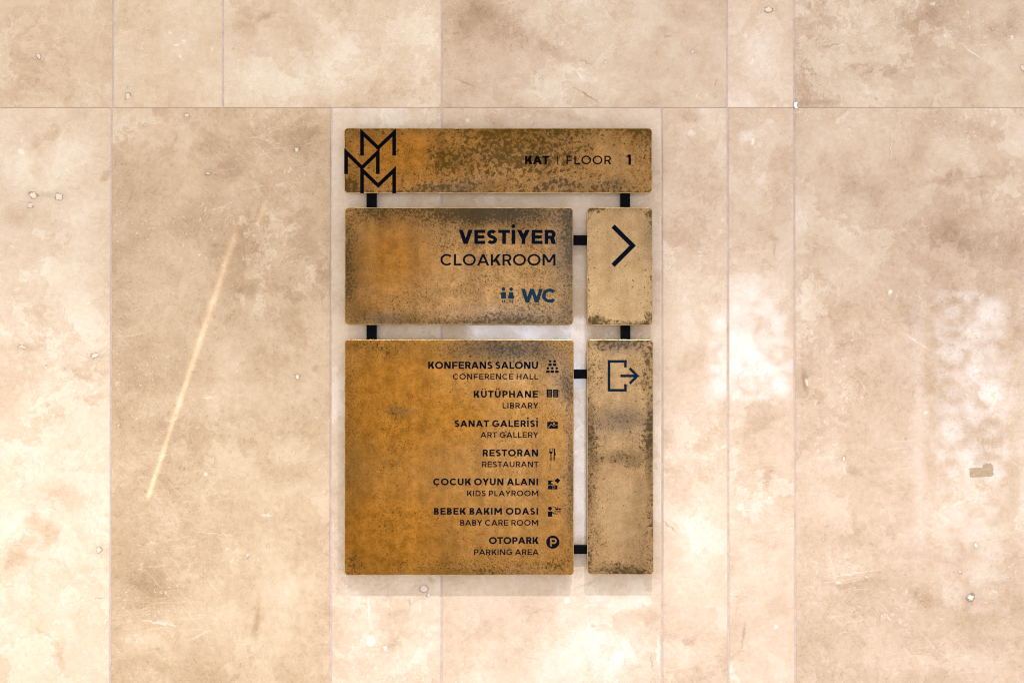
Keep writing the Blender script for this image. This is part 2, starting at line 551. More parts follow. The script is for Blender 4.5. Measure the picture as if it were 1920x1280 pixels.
# rows: top edge y, bottom edge y, vertical joints (photograph pixels)
ROW1 = (-600, 202, [-1050, -420, 210, 417, 828, 1364, 1490, 1990, 2500, 3000])
ROW2 = (202, 1520, [-1050, -610, -200, -4.0, 208, 621, 828, 1241, 1365, 1490, 2010, 2420, 3000])
ROW3 = (1520, 2190, [-1050, -420, 210, 621, 1241, 1490, 2010, 3000])
FEATS = {
    (0, 1): (.0, [('pit', 72, 106, 4, 7, -30, .8), ('tone', 100, 30, 90, 40, 0, -.03), ('tone', 100, 170, 110, 30, 10, -.04)]),
    (0, 2): (.01, [('pit', 240, 180, 5, 6, 0, .8), ('pit', 237, 164, 2, 2, 0, .8), ('pit', 220, 51, 2.5, 2, 0, .7), ('tone', 330, 75, 50, 40, 40, .07),
                   ('white', 318, 62, 6, 3, 30, .6), ('white', 331, 85, 7, 3, 0, .7), ('white', 345, 78, 4, 5, 0, .6), ('white', 338, 106, 6, 3, 30, .6),
                   ('white', 362, 75, 5, 2, 10, .5), ('white', 398, 92, 3, 5, 0, .5), ('white', 266, 90, 4, 2, 0, .5)]),
    (0, 3): (.02, [('tone', 640, 120, 150, 70, -28, .14), ('tone', 520, 130, 80, 60, 0, .06), ('tone', 470, 45, 60, 45, -30, -.12), ('stain', 500, 30, 26, 9, -20, .35),
                   ('tone', 560, 55, 40, 40, 45, -.06), ('tone', 780, 110, 60, 80, 0, .05), ('tone', 740, 190, 90, 25, 0, -.04)]),
    (0, 4): (-.03, [('tone', 930, 50, 150, 62, 18, -.15), ('tone', 1060, 100, 60, 28, 40, -.10), ('tone', 870, 30, 70, 60, 0, -.06), ('stain', 1100, 178, 42, 2.2, 32, .62),
                    ('stain', 1098, 117, 18, 1.8, 25, .5), ('tone', 1110, 160, 120, 40, 0, .07), ('stain', 870, 155, 32, 3, 20, .4), ('pit', 1015, 149, 3, 4, 0, .8),
                    ('pit', 1135, 117, 2.5, 2.5, 0, .8), ('pit', 1298, 97, 5, 3, 10, .7), ('pit', 1341, 180, 3, 2.5, 0, .7), ('stain', 1342, 155, 2, 16, 10, .45),
                    ('tone', 1250, 70, 40, 20, 0, -.08), ('stain', 1252, 68, 9, 4, 0, .5), ('white', 1086, 140, 4, 14, -30, .5), ('tone', 1300, 30, 60, 30, 0, -.06)]),
    (0, 5): (.01, [('pit', 1441, 18, 8, 6, 0, .85), ('pit', 1424, 23, 2, 2, 0, .8), ('white', 1411, 114, 3.5, 8, 15, .75), ('white', 1397, 66, 5, 6, 0, .5),
                   ('tone', 1430, 120, 50, 60, 0, .07), ('tone', 1420, 190, 60, 20, 0, -.04)]),
    (0, 6): (-.04, [('tone', 1740, 45, 120, 50, 10, -.13), ('tone', 1650, 115, 70, 40, 0, -.13), ('tone', 1575, 150, 60, 22, 10, -.07), ('tone', 1890, 55, 50, 40, 0, -.13),
                    ('tone', 1640, 165, 110, 14, 14, .10), ('tone', 1850, 110, 80, 30, 30, .06), ('tone', 1530, 40, 30, 40, 0, .06), ('white', 1820, 96, 34, 1.4, 35, .6),
                    ('white', 1897, 70, 4, 5, 0, .7), ('white', 1772, 68, 5, 4, 0, .6), ('white', 1750, 8, 6, 4, 0, .6), ('stain', 1560, 85, 30, 3, -10, .4),
                    ('pit', 1918, 128, 4, 8, -20, .8), ('stain', 1540, 192, 60, 8, 0, .25)]),
    (1, 2): (.10, []),
    (1, 3): (.078, [('tone', 82, 285, 26, 75, 0, -.15), ('pit', 63, 366, 9, 6, 10, .9), ('pit', 110, 369, 8, 7, 0, .9), ('pit', 57, 385, 6, 5, 0, .8), ('stain', 88, 365, 26, 10, 0, .3),
                    ('tone', 40, 400, 40, 50, -50, -.14), ('tone', 30, 310, 40, 50, 0, .10), ('tone', 180, 315, 14, 12, 0, -.15), ('white', 40, 284, 8, 7, 40, .8),
                    ('tone', 45, 650, 60, 14, 15, -.12), ('pit', 42, 651, 9, 3, 10, .7), ('pit', 178, 666, 8, 5, -20, .9), ('pit', 85, 687, 3, 3, 0, .7), ('pit', 124, 691, 4, 3, 0, .5),
                    ('tone', 170, 690, 50, 12, 20, -.10), ('tone', 165, 720, 12, 9, 0, -.12), ('tone', 70, 1000, 45, 28, 20, -.18), ('tone', 40, 1045, 40, 25, 0, -.15),
                    ('pit', 186, 1030, 6, 6, 0, .7), ('tone', 120, 940, 60, 35, 0, -.09), ('white', 166, 569, 5, 2.5, 0, .8), ('tone', 60, 590, 40, 20, 0, -.06),
                    ('stain', 187, 1121, 18, 1, -5, .6), ('stain', 102, 955, 20, 1, 30, .35), ('tone', 80, 1195, 9, 22, -20, -.12), ('tone', 105, 1230, 14, 30, -5, -.12)]),
    (1, 4): (-.085, [('tone', 480, 265, 150, 55, -8, -.09), ('tone', 425, 312, 45, 30, 0, -.11), ('tone', 372, 275, 40, 22, -30, -.09), ('stain', 425, 310, 24, 14, 0, .22),
                     ('tone', 548, 270, 70, 40, -20, -.08), ('tone', 455, 548, 40, 32, 0, -.16), ('tone', 420, 610, 40, 22, 0, -.09), ('tone', 290, 270, 50, 30, 0, .05),
                     ('tone', 340, 490, 80, 40, 20, .06), ('tone', 300, 700, 110, 60, 0, -.05), ('tone', 520, 740, 80, 50, 0, .07), ('tone', 290, 640, 60, 30, 0, -.06),
                     ('pit', 350, 217, 4, 5, 0, .8), ('pit', 357, 205, 4, 3, 0, .7), ('pit', 390, 326, 4.5, 4.5, 0, .9), ('pit', 556, 281, 5, 4, 0, .9), ('pit', 558, 707, 5.5, 5, 0, .9),
                     ('pit', 348, 656, 3, 3, 0, .6), ('pit', 223, 797, 4, 3, 0, .6), ('stain', 591, 690, 14, 8, -40, .3), ('pit', 465, 1040, 3, 5, 0, .7),
                     ('tone', 300, 960, 110, 80, 0, -.05), ('tone', 400, 1180, 260, 110, 0, .12), ('tone', 555, 1110, 70, 40, -20, .12), ('tone', 482, 1175, 18, 60, 10, -.16),
                     ('tone', 265, 1085, 60, 22, 5, -.08), ('tone', 350, 1070, 40, 12, 0, .09), ('white', 400, 1000, 50, 1.5, 5, .35), ('white', 500, 965, 14, 3, 0, .5),
                     ('white', 385, 888, 6, 3, -40, .7), ('tone', 530, 890, 80, 40, 0, -.07), ('tone', 260, 1210, 50, 50, 0, .10), ('white', 300, 1167, 42, 2.5, 10, .45),
                     ('white', 375, 1190, 28, 2, -28, .4), ('stain', 478, 1170, 10, 28, 15, .22), ('stain', 300, 1104, 60, 1.4, -3, .3), ('white', 390, 745, 18, 1.2, -6, .5),
                     ('white', 415, 388, 24, 1.1, -16, .5), ('stain', 245, 370, 3, 22, 18, .3), ('pit', 330, 226, 3, 2.5, 0, .5)]),
    (1, 5): (.045, [('pit', 795, 1104, 8, 7, 0, .8), ('pit', 803, 1115, 3, 3, 0, .8), ('stain', 810, 1088, 14, 8, 30, .35), ('tone', 690, 1200, 40, 60, 0, .09),
                    ('white', 691, 1140, 2.5, 24, 0, .7), ('white', 695, 1200, 10, 14, 0, .6), ('white', 788, 1142, 2, 9, -20, .8), ('white', 722, 1214, 4, 5, 0, .8),
                    ('tone', 745, 1165, 30, 20, -30, -.07), ('stain', 768, 1130, 4, 14, -10, .3), ('tone', 730, 1225, 30, 14, -30, -.10), ('white', 680, 225, 14, 12, 0, .25)]),
    (1, 6): (.00, [('tone', 1120, 1225, 130, 75, -20, .17), ('tone', 1010, 1240, 60, 50, -30, .10), ('tone', 930, 1180, 90, 60, 0, -.02), ('tone', 980, 1180, 130, 12, -48, -.05),
                   ('tone', 1220, 1150, 26, 50, 30, -.08), ('stain', 1112, 1172, 7, 6, 0, .35), ('white', 1180, 1220, 9, 36, -30, .35), ('white', 1063, 1125, 8, 7, 0, .6),
                   ('stain', 1222, 1240, 2, 26, -5, .35), ('white', 1234, 1220, 4, 40, 0, .5), ('tone', 1000, 215, 180, 14, 0, -.08), ('white', 877, 227, 5, 5, 0, .6),
                   ('tone', 1000, 375, 160, 14, 0, -.05), ('tone', 1150, 1130, 70, 26, -10, .10), ('stain', 1100, 1095, 40, 3, -20, .2)]),
    (1, 7): (.015, [('tone', 1300, 218, 46, 14, 15, -.18), ('white', 1297, 250, 9, 8, 0, .5), ('tone', 1300, 300, 40, 40, 0, -.04), ('tone', 1300, 660, 40, 50, 30, -.10),
                    ('tone', 1280, 560, 40, 60, 0, .04), ('tone', 1310, 1060, 60, 110, 0, .09), ('white', 1355, 412, 6, 5, 0, .4), ('tone', 1295, 880, 35, 25, 0, -.08),
                    ('stain', 1255, 985, 30, 1.6, 40, .5), ('tone', 1300, 1230, 55, 50, 0, .10), ('tone', 1300, 1200, 14, 10, 0, -.14)]),
    (1, 8): (.02, [('tone', 1430, 335, 45, 30, 0, .12), ('tone', 1415, 252, 35, 22, 0, .10), ('white', 1411, 266, 4, 8, 10, .75), ('tone', 1450, 445, 12, 24, 0, -.12),
                   ('stain', 1452, 470, 3, 18, 0, .3), ('tone', 1430, 560, 50, 60, 0, .07), ('tone', 1450, 890, 30, 34, 0, -.12), ('tone', 1395, 800, 30, 30, 0, .02),
                   ('tone', 1430, 800, 60, 40, 0, -.06), ('white', 1388, 950, 9, 7, 20, .5), ('tone', 1420, 1060, 60, 60, 0, .06), ('stain', 1394, 1190, 3, 38, 8, .35),
                   ('tone', 1430, 1230, 60, 60, 0, .07), ('white', 1455, 1175, 5, 5, 0, .6), ('stain', 1381, 1117, 9, 1.5, 5, .4)]),
    (1, 9): (-.05, [('tone', 1610, 355, 80, 50, 10, -.14), ('tone', 1800, 240, 120, 45, 10, -.13), ('tone', 1800, 335, 130, 18, -8, -.13), ('tone', 1810, 450, 150, 42, 10, -.16),
                      ('tone', 1720, 285, 40, 60, 0, -.08), ('tone', 1705, 590, 30, 60, 0, -.12), ('stain', 1509, 715, 8, 34, -8, .5), ('white', 1513, 716, 3, 10, -20, .6),
                      ('stain', 1600, 883, 20, 13, 20, .34), ('pit', 1582, 860, 3.5, 4, 0, .8), ('pit', 1829, 1022, 4.5, 4.5, 0, .8), ('pit', 1801, 1072, 3, 3, 0, .8),
                      ('pit', 1820, 1119, 7, 8, 20, 1.), ('tone', 1580, 1088, 80, 16, 8, -.10), ('white', 1572, 1092, 6, 4, 0, .6), ('tone', 1735, 1115, 60, 26, 20, -.10),
                      ('tone', 1640, 1060, 90, 26, 0, .06), ('tone', 1560, 520, 60, 50, 0, .03), ('white', 1583, 880, 2, 11, -20, .4), ('tone', 1700, 1240, 220, 50, 0, .08),
                      ('stain', 1669, 270, 1.3, 38, 0, .4), ('white', 1671, 280, 1.0, 26, 0, .5), ('tone', 1570, 270, 60, 40, 0, .06), ('stain', 1830, 333, 110, 2, -6, .3),
                      ('white', 1669, 547, 4, 4, 0, .8), ('tone', 1780, 750, 120, 200, 0, .02), ('tone', 1530, 640, 30, 60, 0, -.04), ('white', 1718, 640, 36, 1.2, 32, .4),
                      ('tone', 1620, 1000, 100, 30, 0, -.05), ('stain', 1535, 755, 6, 4, 0, .4), ('white', 1736, 773, 5, 3, 0, .5), ('tone', 1660, 640, 60, 60, 0, .05),
                      ('white', 1620, 725, 30, 1.2, 55, .3), ('white', 1600, 1075, 60, 2, -8, .35), ('stain', 1750, 318, 14, 1.5, 35, .35)]),
}


def slab(ri, ci, x0, x1, y0, y1):
    gv, gh = 1.65, .33               # half joint widths, mm
    cv, ch = 1.3, .55               # chamfers
    a, c = px(x0, 640), px(x1, 640)
    t, u = px(960, y0), px(960, y1)
    X0, X1 = a.x + gv / 1000, c.x - gv / 1000
    Z1, Zb = t.z - gh / 1000, u.z + gh / 1000
    cx, cz = (X0 + X1) / 2, (Z1 + Zb) / 2
    cv, ch = cv / 1000, ch / 1000
    back, fd = .02, .0009
    X0, X1, Zb, Z1 = X0 - cx, X1 - cx, Zb - cz, Z1 - cz
    vs = [(X0, back, Zb), (X1, back, Zb), (X1, back, Z1), (X0, back, Z1),
          (X0, fd, Zb), (X1, fd, Zb), (X1, fd, Z1), (X0, fd, Z1),
          (X0 + cv, 0, Zb + ch), (X1 - cv, 0, Zb + ch), (X1 - cv, 0, Z1 - ch), (X0 + cv, 0, Z1 - ch)]
    fs = [(8, 9, 10, 11), (4, 5, 9, 8), (5, 6, 10, 9), (6, 7, 11, 10), (7, 4, 8, 11),
          (0, 1, 5, 4), (1, 2, 6, 5), (2, 3, 7, 6), (3, 0, 4, 7), (3, 2, 1, 0)]
    bias, feats = FEATS.get((ri, ci), (random.uniform(-.04, .06), []))
    mt = slab_material(ri * 20 + ci + 1, (cx, 0, cz), bias, feats)
    # slabs are set by hand: none is perfectly flush with the next
    rnd = random.Random(ri * 31 + ci)
    o = mesh_obj('stone_slab', vs, fs, [mt], wall, (cx, rnd.uniform(0, .0004), cz))
    return o


for ri, (y0, y1, js) in enumerate((ROW1, ROW2, ROW3)):
    for ci in range(len(js) - 1):
        slab(ri, ci, js[ci], js[ci + 1], y0, y1)

gm, gb, gp = principled('grout')
tcg = gb.N.new('ShaderNodeTexCoord')
gn = gb.noise(tcg.outputs['Object'], 60.0, 5, .6)
gb.put(gp.inputs['Base Color'], gb.ramp(gn, [(.3, (.42, .325, .285)), (.7, (.54, .44, .395))]))
gp.inputs['Roughness'].default_value = .9
a, c = px(-1050, 2190), px(3000, -600)
mesh_obj('grout', [(a.x, .0014, a.z), (c.x, .0014, a.z), (c.x, .0014, c.z), (a.x, .0014, c.z),
                   (a.x, .03, a.z), (c.x, .03, a.z), (c.x, .03, c.z), (a.x, .03, c.z)],
         [(0, 1, 2, 3), (7, 6, 5, 4), (0, 4, 5, 1), (1, 5, 6, 2), (2, 6, 7, 3), (3, 7, 4, 0)], [gm], wall)

# the little white filler chip at the crossing of two joints
fm, fb, fp = principled('filler')
tcf = fb.N.new('ShaderNodeTexCoord')
fb.put(fp.inputs['Base Color'], fb.ramp(fb.noise(tcf.outputs['Object'], 300.0, 3, .6), [(.3, (.76, .74, .74)), (.7, (.86, .85, .86))]))
fp.inputs['Roughness'].default_value = .7


def flat_piece(name, pts, thick, mats, parent, base, depth=0.0):
    """thin piece with outline pts (photograph pixels) lying on the wall"""
    n = len(pts)
    lo = [px(x, y, depth + .0006) - base for x, y in pts]
    hi = [px(x, y, depth + thick) - base for x, y in pts]
    cc = sum(hi, Vector()) / n
    hi = [cc + (h - cc) * .97 for h in hi]
    vs = lo + hi
    fs = [tuple(range(n, 2 * n))[::-1]] + [(i, (i + 1) % n, n + (i + 1) % n, n + i)[::-1] for i in range(n)]
    o = mesh_obj(name, vs, fs, mats, parent)
    bm = bmesh.new()
    bm.from_mesh(o.data)
    bmesh.ops.recalc_face_normals(bm, faces=bm.faces)
    bm.to_mesh(o.data)
    bm.free()
    return o


flat_piece('filler_chip', [(1489, 193), (1493, 191), (1496, 193), (1494, 196), (1495, 200), (1496, 203), (1492, 204), (1490, 201), (1488, 199)],
           .0018, [fm], wall, Vector((0, 0, 0)))

# scrap of tape left on the wall at the right
tm, tb, tp = principled('old_tape')
tct = tb.N.new('ShaderNodeTexCoord')
tb.put(tp.inputs['Base Color'], tb.ramp(tb.noise(tct.outputs['Object'], 190.0, 5, .65), [(.3, (.29, .21, .125)), (.55, (.37, .275, .17)), (.75, (.50, .395, .27))]))
tp.inputs['Roughness'].default_value = .5
tb0 = px(1840, 893)
tape = flat_piece('tape_scrap', [(1818.5, 878), (1826, 877), (1836, 876.5), (1844, 877), (1844.5, 870), (1848, 871), (1850, 867.5), (1853, 870), (1857, 868), (1859, 870.5),
                                 (1862.5, 872), (1861.5, 876), (1863, 880), (1861, 884), (1863, 888), (1862, 890), (1858, 893), (1846, 892.8), (1832, 893.5), (1818.8, 893.8)],
                  .0010, [tm], None, tb0)
tape.location = tb0
tape['label'] = 'torn scrap of grey-brown tape stuck on the wall at right'
tape['category'] = 'tape'


# ------------------------------------------------------------------ the brass sign
SB = px(935, 1078)
SB.y = 0
sign = thing('wayfinding_sign', 'patinated brass building directory sign of five panels joined by black bars', 'sign', SB)
FRONT, BACK = .028, .018


def brass_group():
    g, b, I, O = new_group('patina_brass', [('P', V3, None), ('Density', F, 0.), ('Orange', F, 0.), ('Grey', F, 0.), ('Pale', F, 0.), ('Size', F, 1.), ('Haze', F, 0.)],
                           [('Color', C4), ('Rough', F), ('Metal', F), ('Height', F)])
    P = I['P']
    wv = b.v('SUBTRACT', b.noise(P, 30.0, 3, .6, color=True), (.5, .5, .5))
    pw = b.v('ADD', P, b.v('SCALE', wv, scale=.012))
    ps = b.v('SCALE', pw, scale=I['Size'])
    big = b.noise(pw, 13.0, 5, .6)
    blot = b.noise(ps, 175.0, 6, .68, dist=.3)
    stip = b.noise(pw, 330.0, 3, .6)
    dens = b.add(I['Density'], b.mul(b.sub(big, .5), .9))
    thr = b.sub(.63, b.mul(b.m('MAXIMUM', dens, 0.0), .22))
    mk = b.mapr(b.sub(blot, thr), -.022, .030)
    thr2 = b.sub(.585, b.mul(b.m('MAXIMUM', dens, 0.0), .17))
    mk2 = b.mapr(b.sub(stip, thr2), -.04, .06)
    haze = b.mapr(dens, .15, 1.1, 0.0, .42)
    mask = b.m('MINIMUM', b.m('MAXIMUM', b.m('MAXIMUM', b.mul(mk, .84), b.mul(mk2, b.mapr(dens, -.25, .2, .10, .48))), haze), 1.0)
    tan = b.mix(b.mapr(b.noise(pw, 60.0, 6, .72), .34, .66), (.222, .121, .045), (.375, .215, .088))
    org = b.mix(b.mapr(b.noise(pw, 48.0, 6, .72), .32, .68), (.208, .088, .011), (.350, .154, .026))
    pal = b.mix(b.mapr(b.noise(pw, 34.0, 5, .65), .32, .70), (.310, .195, .090), (.400, .268, .136))
    base = b.mix(I['Orange'], tan, org)
    base = b.mix(I['Pale'], base, pal)
    dk = b.mix(I['Grey'], b.mix(I['Orange'], (.046, .028, .008), (.062, .034, .003)), (.056, .047, .038))
    base = b.mix(b.mul(I['Grey'], .45), base, (.200, .158, .122))  # greyed patina, with the window's cool sheen painted in too
    col = b.mix(mask, base, dk)
    col = b.mix(I['Haze'], col, dk)  # soft patches: dark reflections painted into the brass colour
    # light halos where the patina has been rubbed through
    halo = b.mul(b.mapr(b.sub(thr, blot), .03, .08), b.mapr(b.sub(thr, blot), .16, .08), b.mapr(dens, .15, .6))
    col = b.mix(b.mul(halo, .16), col, (.46, .27, .12))
    gr = b.noise(P, 430.0, 3, .65)
    col = b.mix(1.0, col, b.ramp(gr, [(.30, (.80, .785, .77)), (.70, (1.16, 1.16, 1.16))]), 'MULTIPLY')
    # soft upright bands: the brass's reflected sheen painted into its colour
    s = b.sep(P)
    sheen_bands = b.noise(b.comb(b.mul(s[0], 1.0), 0.0, b.mul(s[2], .10)), 24.0, 4, .55)
    col = b.mix(1.0, col, b.ramp(sheen_bands, [(.3, (.83, .81, .79)), (.7, (1.15, 1.15, 1.14))]), 'MULTIPLY')
    b.put(O['Color'], col)
    b.put(O['Rough'], b.add(.27, b.mul(mask, .18), b.mul(b.sub(gr, .5), .1)))
    b.put(O['Metal'], 1.0)
    b.put(O['Height'], b.mul(mask, -.35))
    return g


BRASS = brass_group()


def panel_material(idx, rect, edge, dens0, orange0, grey0, pale0, size, feats):
    """feats: (kind, x, y, rx, ry, angle, strength), kinds dens / orange / pale / grey (patina and painted sheen) / haze (painted dark reflections)"""
    m, b, p = principled('brass_panel_%d' % idx)
    tc = b.N.new('ShaderNodeTexCoord')
    P0 = b.v('MULTIPLY', b.v('ADD', tc.outputs['Object'], tuple(SB)), (1, 0, 1))
    P = b.v('ADD', P0, (1.7 * idx, 0, .9 * idx))
    nc = b.v('SUBTRACT', b.noise(P, 16.0, 5, .62, color=True), (.5, .5, .5))
    Pc = b.v('ADD', P0, b.v('MULTIPLY', b.v('SCALE', nc, scale=.055), (1, 0, 1)))
    Ps = b.v('ADD', P0, b.v('MULTIPLY', b.v('SCALE', nc, scale=.022), (1, 0, 1)))
    x0, y0, x1, y1 = rect
    A, B = px(x0, y1, FRONT), px(x1, y0, FRONT)
    s = b.sep(Pc)
    s0 = b.sep(P0)
    vals = dict(dens=dens0, orange=orange0, grey=grey0, pale=pale0, haze=0.0)
    e0 = b.m('MINIMUM', b.m('MINIMUM', b.sub(s0[0], A.x), b.sub(B.x, s0[0])), b.m('MINIMUM', b.sub(s0[2], A.z), b.sub(B.z, s0[2])))
    e = b.add(e0, b.mul(b.sub(b.noise(P, 45.0, 5, .65), .5), .045))
    d = b.add(b.mul(b.mapr(e, .022, .0, 0, 1), edge), b.mul(b.mapr(e0, .006, .0005), edge * .9), dens0)
    vals['dens'] = d
    for (k, x, y, rx, ry, ang, st) in feats:
        c = px(x, y, FRONT)
        c.y = 0
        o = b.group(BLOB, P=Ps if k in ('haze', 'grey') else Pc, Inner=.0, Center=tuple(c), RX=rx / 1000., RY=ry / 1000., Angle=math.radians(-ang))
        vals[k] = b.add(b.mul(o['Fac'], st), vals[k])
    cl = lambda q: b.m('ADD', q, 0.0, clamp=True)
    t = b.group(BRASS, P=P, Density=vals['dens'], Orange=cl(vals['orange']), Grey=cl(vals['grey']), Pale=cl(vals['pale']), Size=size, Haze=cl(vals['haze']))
    b.put(p.inputs['Base Color'], t['Color'])
    b.put(p.inputs['Roughness'], t['Rough'])
    b.put(p.inputs['Metallic'], t['Metal'])
    bu = b.N.new('ShaderNodeBump')
    bu.inputs['Strength'].default_value = .02
    bu.inputs['Distance'].default_value = .0003
    b.put(bu.inputs['Height'], t['Height'])
    b.put(p.inputs['Normal'], bu.outputs[0])
    return m


rim_m, rb_, rp = principled('polished_brass_edge')
tcr = rb_.N.new('ShaderNodeTexCoord')
rb_.put(rp.inputs['Base Color'], rb_.ramp(rb_.noise(tcr.outputs['Object'], 55.0, 4, .6), [(.3, (.34, .20, .07)), (.5, (.50, .34, .14)), (.7, (.66, .50, .27))]))
rp.inputs['Metallic'].default_value = 1.0
rp.inputs['Roughness'].default_value = .38


def paint(name, c, rough):
    m, b, p = principled(name)
    tc = b.N.new('ShaderNodeTexCoord')
    n = b.noise(tc.outputs['Object'], 420.0, 3, .6)
    b.put(p.inputs['Base Color'], b.ramp(n, [(.3, tuple(q * .7 for q in c)), (.7, tuple(q * 1.35 for q in c))]))
    p.inputs['Roughness'].default_value = rough
    p.inputs['Specular IOR Level'].default_value = .02
    return m


INK = paint('black_ink', (.0008, .0010, .0026), .5)
NAVY = paint('navy_ink', (.0010, .0030, .0085), .5)
NAVY_SHEEN = paint('navy_ink_sheen', (.0050, .0230, .0450), .5)  # navy ink with the window's blue reflection painted into its colour
NAVY_FAINT_SHEEN = paint('navy_ink_faint_sheen', (.0026, .0100, .0220), .5)  # same navy ink, a weaker window reflection painted in

